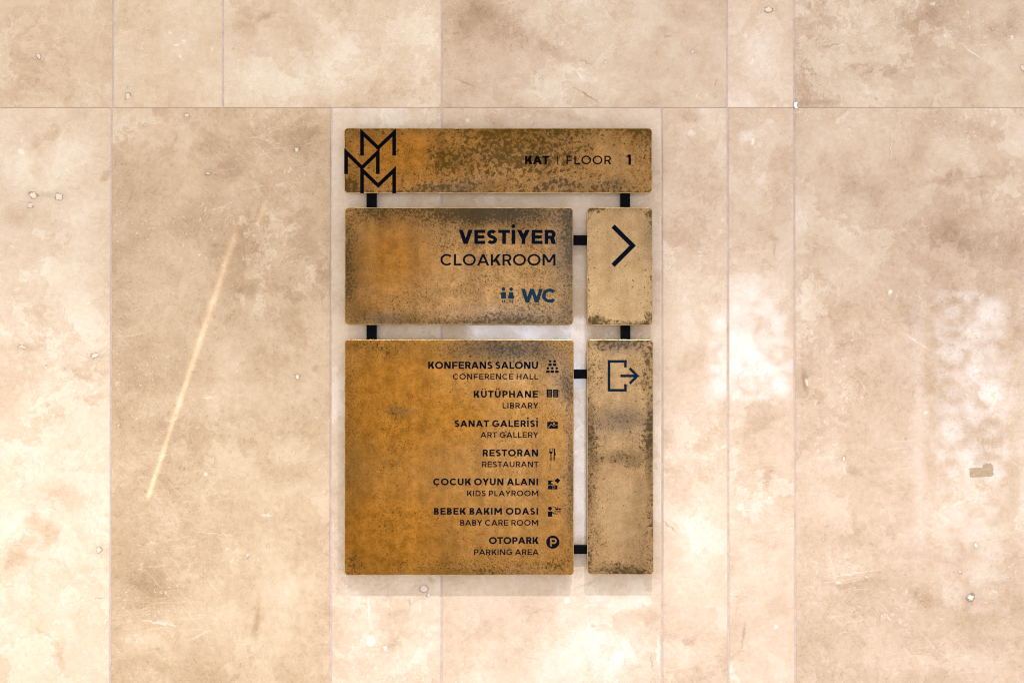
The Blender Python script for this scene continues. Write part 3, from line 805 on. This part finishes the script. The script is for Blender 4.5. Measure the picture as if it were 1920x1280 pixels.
PANELS = [
    # rect, edge, dens, orange, grey, pale, blotch size, features
    ((645, 240, 1223, 362), .25, .18, .30, .05, .0, .72,
     [('orange', 760, 290, 200, 100, 0, .75), ('orange', 960, 250, 170, 45, 0, .45), ('dens', 960, 290, 210, 75, 0, .60), ('dens', 1000, 255, 130, 30, 0, .25),
      ('dens', 830, 300, 60, 50, 30, .30), ('grey', 850, 348, 120, 22, -8, .5), ('dens', 850, 346, 110, 16, -8, .35), ('dens', 700, 290, 60, 60, 0, -.15),
      ('dens', 775, 265, 40, 30, 0, -.6), ('dens', 1140, 290, 60, 50, 0, -.35), ('dens', 1200, 250, 50, 25, 10, .45), ('grey', 1150, 345, 70, 22, 0, .45),
      ('dens', 1150, 345, 50, 18, -20, .35), ('grey', 1050, 345, 80, 25, 0, .35), ('pale', 1160, 300, 60, 50, 0, .3), ('dens', 1040, 350, 90, 16, 0, .4),
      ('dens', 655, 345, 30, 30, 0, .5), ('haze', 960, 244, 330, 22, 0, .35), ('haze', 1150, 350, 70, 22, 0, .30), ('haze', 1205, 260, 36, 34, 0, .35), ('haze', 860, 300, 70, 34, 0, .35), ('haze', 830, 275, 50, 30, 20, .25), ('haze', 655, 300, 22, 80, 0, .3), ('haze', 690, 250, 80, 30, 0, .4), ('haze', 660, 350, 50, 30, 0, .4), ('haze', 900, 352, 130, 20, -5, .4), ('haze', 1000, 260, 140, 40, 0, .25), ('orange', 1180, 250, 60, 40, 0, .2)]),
    ((646, 389, 1075, 609), .14, .10, .12, .15, .0, 1.3,
     [('orange', 735, 480, 120, 130, 0, .95), ('dens', 735, 480, 90, 100, 0, -.35), ('dens', 900, 402, 260, 34, 0, .75), ('grey', 960, 402, 160, 30, 0, .45),
      ('dens', 880, 470, 120, 90, 0, .10), ('grey', 1060, 480, 50, 150, 0, .75), ('dens', 1068, 450, 34, 150, 0, .55), ('dens', 1010, 570, 90, 60, 0, .20),
      ('grey', 960, 590, 200, 40, 0, .9), ('dens', 930, 602, 220, 24, 0, .55), ('grey', 720, 600, 60, 24, 0, .55), ('dens', 655, 500, 22, 130, 0, .55),
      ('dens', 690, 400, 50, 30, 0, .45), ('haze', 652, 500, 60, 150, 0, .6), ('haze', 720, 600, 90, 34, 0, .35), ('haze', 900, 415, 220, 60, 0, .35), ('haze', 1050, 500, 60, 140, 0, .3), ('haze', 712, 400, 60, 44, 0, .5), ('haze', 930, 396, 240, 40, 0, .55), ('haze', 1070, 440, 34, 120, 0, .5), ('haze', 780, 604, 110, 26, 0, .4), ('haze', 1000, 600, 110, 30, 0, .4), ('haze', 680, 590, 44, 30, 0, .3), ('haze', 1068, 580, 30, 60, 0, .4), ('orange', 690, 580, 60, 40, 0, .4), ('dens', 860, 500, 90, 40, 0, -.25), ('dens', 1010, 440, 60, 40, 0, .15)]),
    ((1101, 388.5, 1223.5, 610), .30, -.25, .0, .10, .85, 1.0,
     [('dens', 1108, 396, 34, 16, 0, .75), ('dens', 1217, 396, 24, 22, 0, .75), ('dens', 1215, 430, 22, 50, 0, .28), ('dens', 1112, 600, 30, 22, 0, .8), ('dens', 1160, 604, 70, 14, 0, .55),
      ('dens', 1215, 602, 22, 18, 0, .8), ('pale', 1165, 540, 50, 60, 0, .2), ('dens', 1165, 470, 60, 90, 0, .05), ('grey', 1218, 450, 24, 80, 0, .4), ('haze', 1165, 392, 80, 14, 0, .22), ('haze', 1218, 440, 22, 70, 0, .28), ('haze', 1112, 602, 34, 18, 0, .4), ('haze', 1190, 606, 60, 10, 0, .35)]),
    ((645.5, 636, 1076, 1078), .09, .02, .58, .0, .0, 1.35,
     [('orange', 740, 760, 170, 190, 0, .60), ('orange', 720, 1000, 190, 140, 0, .60), ('orange', 880, 780, 90, 80, 0, .35), ('grey', 960, 655, 160, 46, 0, .95), ('dens', 960, 652, 190, 36, 0, .45),
      ('grey', 1055, 720, 40, 90, 0, .9), ('dens', 1060, 720, 26, 70, 0, .6), ('grey', 1070, 880, 26, 200, 0, .6), ('dens', 1068, 880, 18, 200, 0, .35), ('dens', 700, 652, 60, 24, 0, .40),
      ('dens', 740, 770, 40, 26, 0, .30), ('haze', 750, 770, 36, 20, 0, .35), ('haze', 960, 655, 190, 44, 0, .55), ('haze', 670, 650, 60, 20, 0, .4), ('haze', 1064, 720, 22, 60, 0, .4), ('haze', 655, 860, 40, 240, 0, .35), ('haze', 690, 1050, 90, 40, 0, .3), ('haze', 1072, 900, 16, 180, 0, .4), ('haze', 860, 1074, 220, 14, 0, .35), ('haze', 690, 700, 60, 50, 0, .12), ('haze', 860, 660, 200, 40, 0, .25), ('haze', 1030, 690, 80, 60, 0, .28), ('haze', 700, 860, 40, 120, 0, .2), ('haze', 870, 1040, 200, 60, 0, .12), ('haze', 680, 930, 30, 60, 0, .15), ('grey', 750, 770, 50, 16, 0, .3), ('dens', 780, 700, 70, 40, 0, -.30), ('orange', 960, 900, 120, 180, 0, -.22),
      ('dens', 860, 900, 150, 120, 0, -.10), ('dens', 860, 1062, 220, 24, 0, .35), ('dens', 660, 850, 24, 220, 0, .25), ('dens', 1040, 1060, 50, 24, 0, .35),
      ('orange', 1000, 700, 110, 60, 0, -.5), ('dens', 665, 1060, 34, 30, 0, .45), ('grey', 990, 1070, 90, 14, 0, .4)]),
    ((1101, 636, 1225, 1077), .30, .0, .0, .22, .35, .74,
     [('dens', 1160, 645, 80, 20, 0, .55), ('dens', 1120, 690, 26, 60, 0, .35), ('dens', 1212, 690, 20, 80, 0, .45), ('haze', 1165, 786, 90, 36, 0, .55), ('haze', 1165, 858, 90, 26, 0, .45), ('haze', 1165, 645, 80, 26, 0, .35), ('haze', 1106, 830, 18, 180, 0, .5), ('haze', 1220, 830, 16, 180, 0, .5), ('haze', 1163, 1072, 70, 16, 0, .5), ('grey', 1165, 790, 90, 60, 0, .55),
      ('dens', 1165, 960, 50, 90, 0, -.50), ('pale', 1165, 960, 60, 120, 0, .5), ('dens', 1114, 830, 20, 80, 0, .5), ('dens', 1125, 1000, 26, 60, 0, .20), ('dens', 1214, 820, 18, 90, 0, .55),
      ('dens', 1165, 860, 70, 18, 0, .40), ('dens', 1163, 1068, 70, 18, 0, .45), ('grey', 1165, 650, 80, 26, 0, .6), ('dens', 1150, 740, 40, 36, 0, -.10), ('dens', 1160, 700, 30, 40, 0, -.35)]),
]
LABELS = ['wide header panel with an interlocked monogram and the floor number', 'cloakroom and WC panel', 'narrow pale panel with an arrow pointing right',
          'large directory panel listing seven destinations with icons', 'narrow tall panel with an exit icon']


def panel(idx, spec):
    rect = spec[0]
    m = panel_material(idx + 1, *spec)
    x0, y0, x1, y1 = rect
    A, B = px(x0, y1, FRONT), px(x1, y0, FRONT)
    R = .0075

    def loop(inset, yy):
        r = R - inset
        pts = []
        for (cx, cz, a0) in ((B.x - R, B.z - R, 0), (A.x + R, B.z - R, 90), (A.x + R, A.z + R, 180), (B.x - R, A.z + R, 270)):
            for k in range(9):
                a = math.radians(a0 + 90 * k / 8)
                pts.append(Vector((cx + r * math.cos(a), -yy, cz + r * math.sin(a))) - SB)
        return pts
    loops = [loop(.0, BACK), loop(.0, FRONT - .0013), loop(.0004, FRONT - .0004), loop(.0013, FRONT)]
    n = len(loops[0])
    vs = [v for l in loops for v in l]
    fs, fmt = [tuple(range(n))], [1]
    for k in range(len(loops) - 1):
        for i in range(n):
            j = (i + 1) % n
            fs.append((k * n + j, k * n + i, (k + 1) * n + i, (k + 1) * n + j))
            fmt.append(1)
    fs.append(tuple(range((len(loops) - 1) * n, len(loops) * n))[::-1])
    fmt.append(0)
    o = mesh_obj('sign_panel', vs, fs, [m, rim_m], sign, fmats=fmt)
    bm = bmesh.new()
    bm.from_mesh(o.data)
    bmesh.ops.recalc_face_normals(bm, faces=bm.faces)
    bm.to_mesh(o.data)
    bm.free()
    o['label'] = LABELS[idx]
    return o, m


PO = [panel(i, s) for i, s in enumerate(PANELS)]

# black connecting bars between the panels, fixed to the wall behind
bar_m, bb, bp = principled('black_steel')
tcb = bb.N.new('ShaderNodeTexCoord')
bb.put(bp.inputs['Base Color'], bb.ramp(bb.noise(tcb.outputs['Object'], 200.0, 3, .6), [(.3, (.0015, .0018, .0025)), (.7, (.0035, .004, .006))]))
bp.inputs['Roughness'].default_value = .6
bp.inputs['Specular IOR Level'].default_value = .02


def bar(x0, y0, x1, y1):
    d = BACK - .0004
    A, B = px(x0, y1, d) - SB, px(x1, y0, d) - SB
    bev = .0006
    vs, fs = [], []
    for (ins, yy) in ((0, 0.0002), (0, d - bev), (bev, d)):
        for (x, z) in ((A.x + ins, A.z + ins), (B.x - ins, A.z + ins), (B.x - ins, B.z - ins), (A.x + ins, B.z - ins)):
            vs.append((x, -yy, z))
    for k in range(2):
        for i in range(4):
            j = (i + 1) % 4
            fs.append((4 * k + i, 4 * k + j, 4 * k + 4 + j, 4 * k + 4 + i))
    fs += [(8, 9, 10, 11), (3, 2, 1, 0)]
    return mesh_obj('connecting_bar', vs, fs, [bar_m], sign)


for r in ((687, 352, 705, 399), (1164, 352, 1181.5, 399), (1064, 441, 1112, 458.5), (687, 599, 705, 646), (1164.5, 599, 1182, 646),
          (1064, 692.5, 1112, 709.8), (1064, 1023, 1112, 1038)):
    bar(*r)


# ------------------------------------------------------------------ lettering: a geometric sans drawn as strokes
def box(x0, y0, x1, y1):
    return [[(x0, y0), (x1, y0), (x1, y1), (x0, y1)]]


def para(xb, yb, xt, yt, w):
    return [[(xb, yb), (xb + w, yb), (xt + w, yt), (xt, yt)]]


def strip(pts, t):
    """constant width stroke along a centre line with mitred joints"""
    n = len(pts)
    L, R = [], []
    for i in range(n):
        d0 = Vector(pts[i]) - Vector(pts[i - 1]) if i > 0 else None
        d1 = Vector(pts[i + 1]) - Vector(pts[i]) if i < n - 1 else None
        if d0 is None:
            d0 = d1
        if d1 is None:
            d1 = d0
        d0, d1 = d0.normalized(), d1.normalized()
        n0, n1 = Vector((-d0.y, d0.x)), Vector((-d1.y, d1.x))
        b = (n0 + n1)
        b = b / max(b.dot(n0), 1e-6)
        p = Vector(pts[i])
        L.append(tuple(p + b * t / 2))
        R.append(tuple(p - b * t / 2))
    return [L + R[::-1]] if n == 2 else [[R[i], R[i + 1], L[i + 1], L[i]] for i in range(n - 1)]


def arc(cx, cy, rx, ry, a0, a1, t, n=28):
    """ring piece: outer radii rx, ry"""
    ix, iy = rx - t, ry - t * .94
    out = []
    for k in range(n):
        p, q = (math.radians(a0 + (a1 - a0) * (k + e) / n) for e in (0, 1))
        out.append([(cx + ix * math.cos(p), cy + iy * math.sin(p)), (cx + rx * math.cos(p), cy + ry * math.sin(p)),
                    (cx + rx * math.cos(q), cy + ry * math.sin(q)), (cx + ix * math.cos(q), cy + iy * math.sin(q))])
    return out


def disc(cx, cy, r, n=28):
    return [[(cx + r * math.cos(2 * math.pi * k / n), cy + r * math.sin(2 * math.pi * k / n)) for k in range(n)]]


def glyph(ch, t):
    """-> list of primitives (each a list of polygons), width, left bearing, right bearing; cap height 1"""
    h = t * .92
    bold = t > .17
    G = []
    S, Rr, Dg = .095, .055, .018
    if ch == 'A':
        w, d = (1.02 if bold else .97), t * 1.1
        G = [para(0, 0, w / 2 - d / 2 - .0, 1, d), para(w - d, 0, w / 2 - d / 2, 1, d), box(w * .2, .215, w * .8, .215 + h)]
        return G, w, Dg, Dg
    if ch == 'B':
        w = .70
        for (y0, y1, ww) in ((.46, 1., w * .93), (0, .54, w)):
            ry = (y1 - y0) / 2
            G += [box(t * .5, y1 - h, ww - ry, y1), box(t * .5, y0, ww - ry, y0 + h), arc(ww - ry, (y0 + y1) / 2, ry, ry, -90, 90, t)]
        return [box(0, 0, t, 1)] + G, w, S, Rr
    if ch in 'CÇG':
        w = .97 if ch != 'G' else 1.0
        G = [arc(.515, .5, .515, .513, 41, 319, t, 40)] if ch != 'G' else [arc(.515, .5, .515, .513, 41, 358, t, 44), box(.56, .5 - h * .72, .515 + .515 - .004, .5 + h * .28)]
        if ch == 'Ç':
            G += [box(.47, -.12, .47 + t * .55, .04), arc(.50, -.165, .135, .115, -120, 90, t * .6, 16)]
        return G, w, Rr, (.03 if ch != 'G' else .07)
    if ch == 'D':
        w = .86
        r = .46
        G = [box(0, 0, t, 1), box(t * .5, 1 - h, w - r, 1), box(t * .5, 0, w - r, h), arc(w - r, .5, r, .5, -90, 90, t)]
        return G, w, S, Rr
    if ch in 'EF':
        w = .73 if bold else .67
        G = [box(0, 0, t, 1), box(t * .5, 1 - h, w, 1), box(t * .5, .5 - h * .5, w * .93, .5 + h * .5)]
        if ch == 'E':
            G.append(box(t * .5, 0, w, h))
        else:
            G[2] = box(t * .5, .45 - h * .5, w * .93, .45 + h * .5)
        return G, w, S, .05
    if ch == 'H':
        w = .82
        return [box(0, 0, t, 1), box(w - t, 0, w, 1), box(t * .5, .5 - h / 2, w - t * .5, .5 + h / 2)], w, S, S
    if ch in 'Iİ':
        G = [box(0, 0, t, 1)]
        if ch == 'İ':
            G.append(disc(t / 2, 1.255, t * .56))
        return G, t, S, S
    if ch == 'K':
        w, d = .84 if bold else .82, t * 1.36
        G = [box(0, 0, t, 1), para(t * .55, .30, w - d - .02, 1, d), para(w - d, 0, w * .36 - .02, .60, d * .98)]
        return G, w, S, .01
    if ch == 'L':
        w = .64
        return [box(0, 0, t, 1), box(t * .5, 0, w, h)], w, S, .02
    if ch == 'M':
        w, d = 1.07, t * 1.16
        G = [box(0, 0, t, 1), box(w - t, 0, w, 1), para(w / 2 - d / 2, .27, t * .02, 1, d), para(w / 2 - d / 2, .27, w - d - t * .02, 1, d)]
        return G, w, S, S
    if ch == 'N':
        w, d = .87, t * 1.22
        return [box(0, 0, t, 1), box(w - t, 0, w, 1), para(w - d - .003, 0, .003, 1, d)], w, S, S
    if ch == 'O':
        w = 1.08
        return [arc(w / 2, .5, w / 2, .514, 0, 360, t, 48)], w, Rr, Rr
    if ch in 'PR':
        w = .74 if ch == 'P' else .76
        y0 = .33 if ch == 'P' else .36
        ry = (1 - y0) / 2
        ww = w if ch == 'P' else w * .97
        G = [box(0, 0, t, 1), box(t * .5, 1 - h, ww - ry, 1), box(t * .5, y0, ww - ry, y0 + h), arc(ww - ry, (1 + y0) / 2, ry, ry, -90, 90, t)]
        if ch == 'R':
            G.append(para(w - t * 1.22, 0, w * .43, y0 + h * .55, t * 1.22))
        return G, w, S, .03
    if ch == 'S':
        w = .71
        ry = (1.024 - t) / 4
        p = []
        for k in range(25):
            a = math.radians(28 + (270 - 28) * k / 24)
            p.append((w / 2 + (w * .455 - t / 2) * math.cos(a), .5 + ry + ry * math.sin(a) - (0.0)))
        for k in range(1, 26):
            a = math.radians(90 - (90 + 150) * k / 25)
            p.append((w / 2 + (w * .5 - t / 2) * math.cos(a), .5 - ry + ry * math.sin(a)))
        # lean the spine
        p = [(x, y + (x - w / 2) * -.20 * math.exp(-((y - .5) / .16) ** 2)) for x, y in p]
        return [strip(p, t * .97)], w, .04, .05
    if ch == 'T':
        w = .78
        return [box(0, 1 - h, w, 1), box(w / 2 - t / 2, 0, w / 2 + t / 2, 1 - h * .5)], w, .02, .02
    if ch in 'UÜ':
        w = .82
        r = w / 2
        G = [box(0, r, t, 1), box(w - t, r, w, 1), arc(r, r, r, r + .013, 180, 360, t, 32)]
        if ch == 'Ü':
            G += [disc(r - .17, 1.235, .10), disc(r + .17, 1.235, .10)]
        return G, w, S - .01, S - .01
    if ch == 'V':
        w, d = .93, t * 1.12
        return [para(w / 2 - d / 2, 0, 0, 1, d), para(w / 2 - d / 2, 0, w - d, 1, d)], w, Dg, Dg
    if ch == 'W':
        w, d = 1.49, t * 1.08
        a, c = w * .285, w * .5
        return [para(a - d / 2, 0, 0, 1, d), para(a - d / 2, 0, c - d / 2, 1, d), para(w - a - d / 2, 0, c - d / 2, 1, d), para(w - a - d / 2, 0, w - d, 1, d)], w, Dg, Dg
    if ch == 'Y':
        w, d = .87, t * 1.2
        return [box(w / 2 - t / 2, 0, w / 2 + t / 2, .46), para(w / 2 - d / 2, .40, 0, 1, d), para(w / 2 - d / 2, .40, w - d, 1, d)], w, Dg, Dg
    if ch == '1':
        w = .42
        return [box(w - t, 0, w, 1), para(0, .74, w - t * 1.1, 1, t * 1.1), para(0, .74 + .0, .0, .80, t)], w, S, S
    raise ValueError(ch)


def flat_mesh(name, prims, mats, parent, prim_mats=None):
    """prims in photograph pixels; every primitive lies 0.02 mm above the one before it"""
    vs, fs, fm_ = [], [], []
    for k, polys in enumerate(prims):
        dep = FRONT + .00014 + .00002 * (k % 24)
        for poly in polys:
            area = sum(poly[i][0] * poly[(i + 1) % len(poly)][1] - poly[(i + 1) % len(poly)][0] * poly[i][1] for i in range(len(poly)))
            if area > 0:             # photograph y runs down: make every face look at the camera
                poly = poly[::-1]
            i0 = len(vs)
            vs += [px(x, y, dep) - SB for x, y in poly]
            fs.append(tuple(range(i0, i0 + len(poly))))
            fm_.append(prim_mats[k] if prim_mats else 0)
    return mesh_obj(name, vs, fs, mats, parent, fmats=fm_)


def text(s, x0, x1, yt, yb, t, mat, parent):
    cap = yb - yt
    XS = 1.06                  # the face is a little wider than it is tall
    gl = []
    for ch in s:
        if ch == ' ':
            gl.append(None)
            continue
        pr, w_, lb_, rb__ = glyph(ch, t)
        gl.append(([[[(q[0] * XS, q[1]) for q in poly] for poly in polys] for polys in pr], w_ * XS, lb_, rb__))
    pos, x, first, gaps = [], 0.0, True, 0
    prev = None
    for g_ in gl:
        if g_ is None:
            x += .30
            pos.append(None)
            continue
        if not first:
            x += prev[3] + g_[2]
        pos.append(x)
        x += g_[1]
        prev, first = g_, False
    n = len(gl)
    track = ((x1 - x0) / cap - x) / max(1, n - 1)
    prims = []
    for i, (g_, p) in enumerate(zip(gl, pos)):
        if g_ is None:
            continue
        for polys in g_[0]:
            prims.append([[(x0 + (q[0] + p + track * i) * cap, yb - q[1] * cap) for q in poly] for poly in polys])
    return flat_mesh('lettering', prims, [mat], parent)


# header panel
h, hm_ = PO[0]
text('KAT', 984.4, 1029.8, 292.2, 308.2, .26, INK, h)
text('FLOOR', 1062, 1146, 292.2, 308.2, .165, INK, h)
text('1', 1174.3, 1182.3, 289.8, 309.4, .23, INK, h)
flat_mesh('divider_line', [box(1044.2, 291.5, 1046, 308)], [INK], h)


def emm(x0, yt, yb, x1, s=7.0, vt=9.5, rise=32.0, left=True, right=True, lb=None):
    """one M of the monogram"""
    xc = (x0 + x1) / 2
    P = [[[(x0, yt), (xc, yt + rise), (xc, yt + rise + vt), (x0 + .01, yt + vt)]], [[(x1, yt), (xc, yt + rise), (xc, yt + rise + vt), (x1 - .01, yt + vt)]]]
    P.append([[(x0, yt), (x0 + s, yt + s * .95), (x0 + s, yb), (x0, yb)]])
    P.append([[(x1, yt), (x1 - s, yt + s * .95), (x1 - s, yb), (x1, yb)]])
    return P


flat_mesh('logo', emm(675.3, 240.6, 292, 742.5) + emm(645.4, 277.5, 326.5, 711.9) + emm(675.3, 311, 362.6, 742.5), [INK], h)

# cloakroom panel
c1, cm1 = PO[1]
text('VESTİYER', 860, 1042.6, 430.9, 457.5, .245, NAVY, c1)
text('CLOAKROOM', 825.8, 1041.6, 476.4, 497.8, .178, NAVY, c1)
text('WC', 977.2, 1043, 541.3, 567.1, .24, NAVY_SHEEN, c1)
flat_mesh('icon', [disc(944, 542, 3.4), box(939.3, 547.6, 948.8, 559.9), box(941.1, 562.3, 942.9, 567.2), box(945.1, 562.3, 946.9, 567.2)], [NAVY_SHEEN], c1)
flat_mesh('icon', [disc(958.4, 542, 3.4), [[(955.0, 547.6), (961.8, 547.6), (964.5, 559.9), (952.0, 559.9)]], box(955.3, 562.3, 957.1, 567.2), box(959.6, 562.3, 961.4, 567.2)], [NAVY_SHEEN], c1)

# arrow panel
c2, cm2 = PO[2]
flat_mesh('arrow', [[[(1152.4, 420.8), (1192.5, 460.5), (1180.3, 460.5), (1146.3, 427.1)], [(1192.5, 460.5), (1152.4, 500.7), (1146.3, 494.4), (1180.3, 460.5)]]], [NAVY], c2)

# directory panel
c3, cm3 = PO[3]
ROWS = [('KONFERANS SALONU', 802.8, 1008.8, 677.8, 691.3, 'CONFERENCE HALL', 848.9, 1009.2, 700.5, 711.1),
        ('KÜTÜPHANE', 888.2, 1009, 732.2, 745.0, 'LIBRARY', 942.3, 1009.4, 754.6, 765.3),
        ('SANAT GALERİSİ', 852, 1008.6, 787.4, 800.1, 'ART GALLERY', 900.7, 1009.4, 809.6, 820.3),
        ('RESTORAN', 905.1, 1009, 842.2, 855.0, 'RESTAURANT', 904, 1009.8, 864.6, 875.3),
        ('ÇOCUK OYUN ALANI', 812, 1009, 896.4, 909.2, 'KIDS PLAYROOM', 875.8, 1009.2, 919.0, 929.6),
        ('BEBEK BAKIM ODASI', 813.7, 1009, 951.6, 964.2, 'BABY CARE ROOM', 862.8, 1009.2, 974.1, 984.8),
        ('OTOPARK', 916.7, 1010, 1006.2, 1019.2, 'PARKING AREA', 888.8, 1010.2, 1029.1, 1039.8)]
for (a, ax0, ax1, ay0, ay1, e, ex0, ex1, ey0, ey1) in ROWS:
    text(a, ax0, ax1, ay0, ay1, .236, NAVY, c3)
    text(e, ex0, ex1, ey0, ey1, .186, NAVY, c3)


def loc_(ox, oy, sc):
    return lambda x, y: (ox + x / sc, oy + y / sc)


def tr(f, prims):
    return [[[f(x, y) for x, y in poly] for poly in pr] for pr in prims]


# conference hall
flat_mesh('icon', [disc(1031.4, 677.2, 2.45), disc(1039.9, 677.2, 2.45), box(1028.1, 681.2, 1034.6, 685.9), box(1036.7, 681.2, 1043.1, 685.9),
                   disc(1027.2, 690.2, 2.4), disc(1035.6, 690.2, 2.4), disc(1044.0, 690.2, 2.4), box(1024.1, 694.2, 1030.5, 698.9), box(1032.3, 694.2, 1038.8, 698.9), box(1040.9, 694.2, 1047.5, 698.9)], [NAVY], c3)
# open book
P_ = [box(1024.9, 729.9, 1035.1, 744.6), box(1037.0, 729.9, 1046.9, 744.6)]
Q_ = [box(x, y, x + 5.4, y + .85) for x in (1027.4, 1039.2) for y in (733.3, 737.1, 740.9)]
flat_mesh('icon', P_ + Q_, [NAVY, cm3], c3, [0, 0] + [1] * 6)
# framed picture
P_ = [box(1026, 790.4, 1046.1, 803.2), strip([(1030.4, 790.6), (1035.9, 784.9), (1041.2, 790.6)], .95)]
Q_ = [strip([(1026.6, 803.0), (1033.2, 794.6), (1037.8, 798.4), (1045.8, 795.4)], 1.0), disc(1038.9, 794.1, 1.75)]
flat_mesh('icon', P_ + Q_, [NAVY, cm3], c3, [0, 0, 1, 1])
# fork and knife
f = loc_(790, 770, 6.62)
flat_mesh('icon', tr(f, [box(1588, 463, 1596, 505), box(1605, 463, 1612, 505), box(1622, 463, 1630, 505), [[(1588, 503), (1630, 503), (1630, 520), (1620, 530), (1598, 530), (1588, 520)]], box(1602, 528, 1616, 622),
                         box(1642, 463, 1656, 622), [[(1650, 463), (1658, 463), (1669, 553), (1650, 553)]]]), [NAVY], c3)
# jigsaw puzzle
f = loc_(790, 880, 6.62)
P_ = tr(f, [box(1573, 133, 1630, 186), box(1573, 193, 1630, 244), box(1637, 193, 1690, 244), [[(1650, 137), (1687, 103), (1726, 130), (1692, 174)]], box(1647, 110, 1656, 118), box(1655, 172, 1666, 180),
            disc(1602, 197, 10), disc(1644, 216, 9)])
Q_ = tr(f, [disc(1624, 160, 13), disc(1664, 162, 14), arc(1602, 200, 16, 16, 180, 360, 5, 12), arc(1648, 216, 14, 14, -90, 90, 5, 12)])
flat_mesh('icon', P_ + Q_, [NAVY, cm3], c3, [0] * 8 + [1] * 4)
# nappy changing
flat_mesh('icon', tr(f, [disc(1597, 481, 24), box(1570, 518, 1625, 583), strip([(1612, 522), (1650, 547), (1690, 547)], 13), box(1650, 515, 1733, 525), disc(1720, 490, 12.5),
                         box(1664, 478, 1702, 501), strip([(1650, 463), (1664, 463), (1672, 486)], 8), strip([(1695, 459), (1695, 486)], 9), strip([(1672, 480), (1694, 480)], 4)]), [NAVY], c3)
# parking
f = loc_(870, 990, 9.14)
P_ = tr(f, [disc(1522, 235, 113, 40)])
Q_ = tr(f, [box(1474, 168, 1504, 306), box(1490, 168, 1540, 196), box(1490, 236, 1540, 264), arc(1541, 216, 48, 48, -90, 90, 29, 24)])
flat_mesh('icon', P_ + Q_, [NAVY, cm3], c3, [0] + [1] * 4)

# exit panel
c4, cm4 = PO[4]
flat_mesh('icon', [strip([(1172.7, 688.6), (1172.7, 677.3), (1141.9, 677.3), (1141.9, 731.3), (1172.7, 731.3), (1172.7, 719.7)], 5.0),
                   box(1163.1, 702.0, 1193, 707.0), strip([(1180.6, 690.2), (1195.0, 704.5), (1180.6, 718.6)], 5.0)], [NAVY_FAINT_SHEEN], c4)


# ------------------------------------------------------------------ carved lattices in the windows mirrored by the stone
lat_m, lb, lp = principled('carved_screen')
tcl = lb.N.new('ShaderNodeTexCoord')
lb.put(lp.inputs['Base Color'], lb.ramp(lb.noise(tcl.outputs['Object'], 30.0, 4, .6), [(.3, (.38, .33, .30)), (.7, (.55, .49, .45))]))
lp.inputs['Roughness'].default_value = .7


def lattice_window(x0, y0, x1, y1, label, cell=.155, arch=False):
    A, B = mirrored(x0, y1), mirrored(x1, y0)
    base = Vector(((A.x + B.x) / 2, WIN_Y, A.z))
    t = thing('lattice_window', label, 'window', base, 'windows behind the viewer')
    w, hh = B.x - A.x, B.z - A.z
    lo, hi = -w / 2, w / 2
    fr = .05
    vs, fs = [], []

    def bx(a, b_, c_, d_, y0_=-.06, y1_=.06):
        i = len(vs)
        for yy in (y0_, y1_):
            vs.extend([(a, yy, c_), (b_, yy, c_), (b_, yy, d_), (a, yy, d_)])
        for q in ((0, 1, 2, 3), (7, 6, 5, 4), (0, 4, 5, 1), (1, 5, 6, 2), (2, 6, 7, 3), (3, 7, 4, 0)):
            fs.append(tuple(i + k for k in q))
    bx(lo - fr, lo, 0, hh)
    bx(hi, hi + fr, 0, hh)
    bx(lo - fr, hi + fr, hh, hh + fr, -.062, .062)
    bx(lo - fr, hi + fr, -fr, 0, -.062, .062)
    mesh_obj('frame', vs, fs, [lat_m], t)
    vs, fs = [], []
    nx, nz = max(2, round(w / cell)), max(2, round(hh / cell))
    sx, sz = w / nx, hh / nz
    for i in range(nx):
        for k in range(nz):
            cx, cz = lo + (i + .5) * sx, (k + .5) * sz
            r0, r1 = sx * .52, sx * .36
            if (i + k) % 2:
                r0, r1 = sx * .40, sx * .20
            n = 30
            b0 = len(vs)
            for q in range(n):
                a = 2 * math.pi * q / n
                s_ = 1 + .16 * math.cos(6 * a + i + 2 * k)
                for r, yy in ((r0, .012), (r1 * s_, .012), (r1 * s_, -.012), (r0, -.012)):
                    vs.append((min(hi, max(lo, cx + r * math.cos(a))), yy + .0004 * ((i * 7 + k * 3) % 9), min(hh, max(0, cz + r * math.sin(a)))))
            for q in range(n):
                q2 = (q + 1) % n
                for e in range(4):
                    e2 = (e + 1) % 4
                    fs.append((b0 + q * 4 + e, b0 + q * 4 + e2, b0 + q2 * 4 + e2, b0 + q2 * 4 + e))
    mesh_obj('carved_screen', vs, fs, [lat_m], t)
    return t


lattice_window(1752, 545, 1893, 1150, 'tall carved lattice window whose reflection shows at the right of the wall', .235)
lattice_window(1326, 520, 1489, 751, 'squat carved lattice window whose bright reflection shows right of the sign', .20)
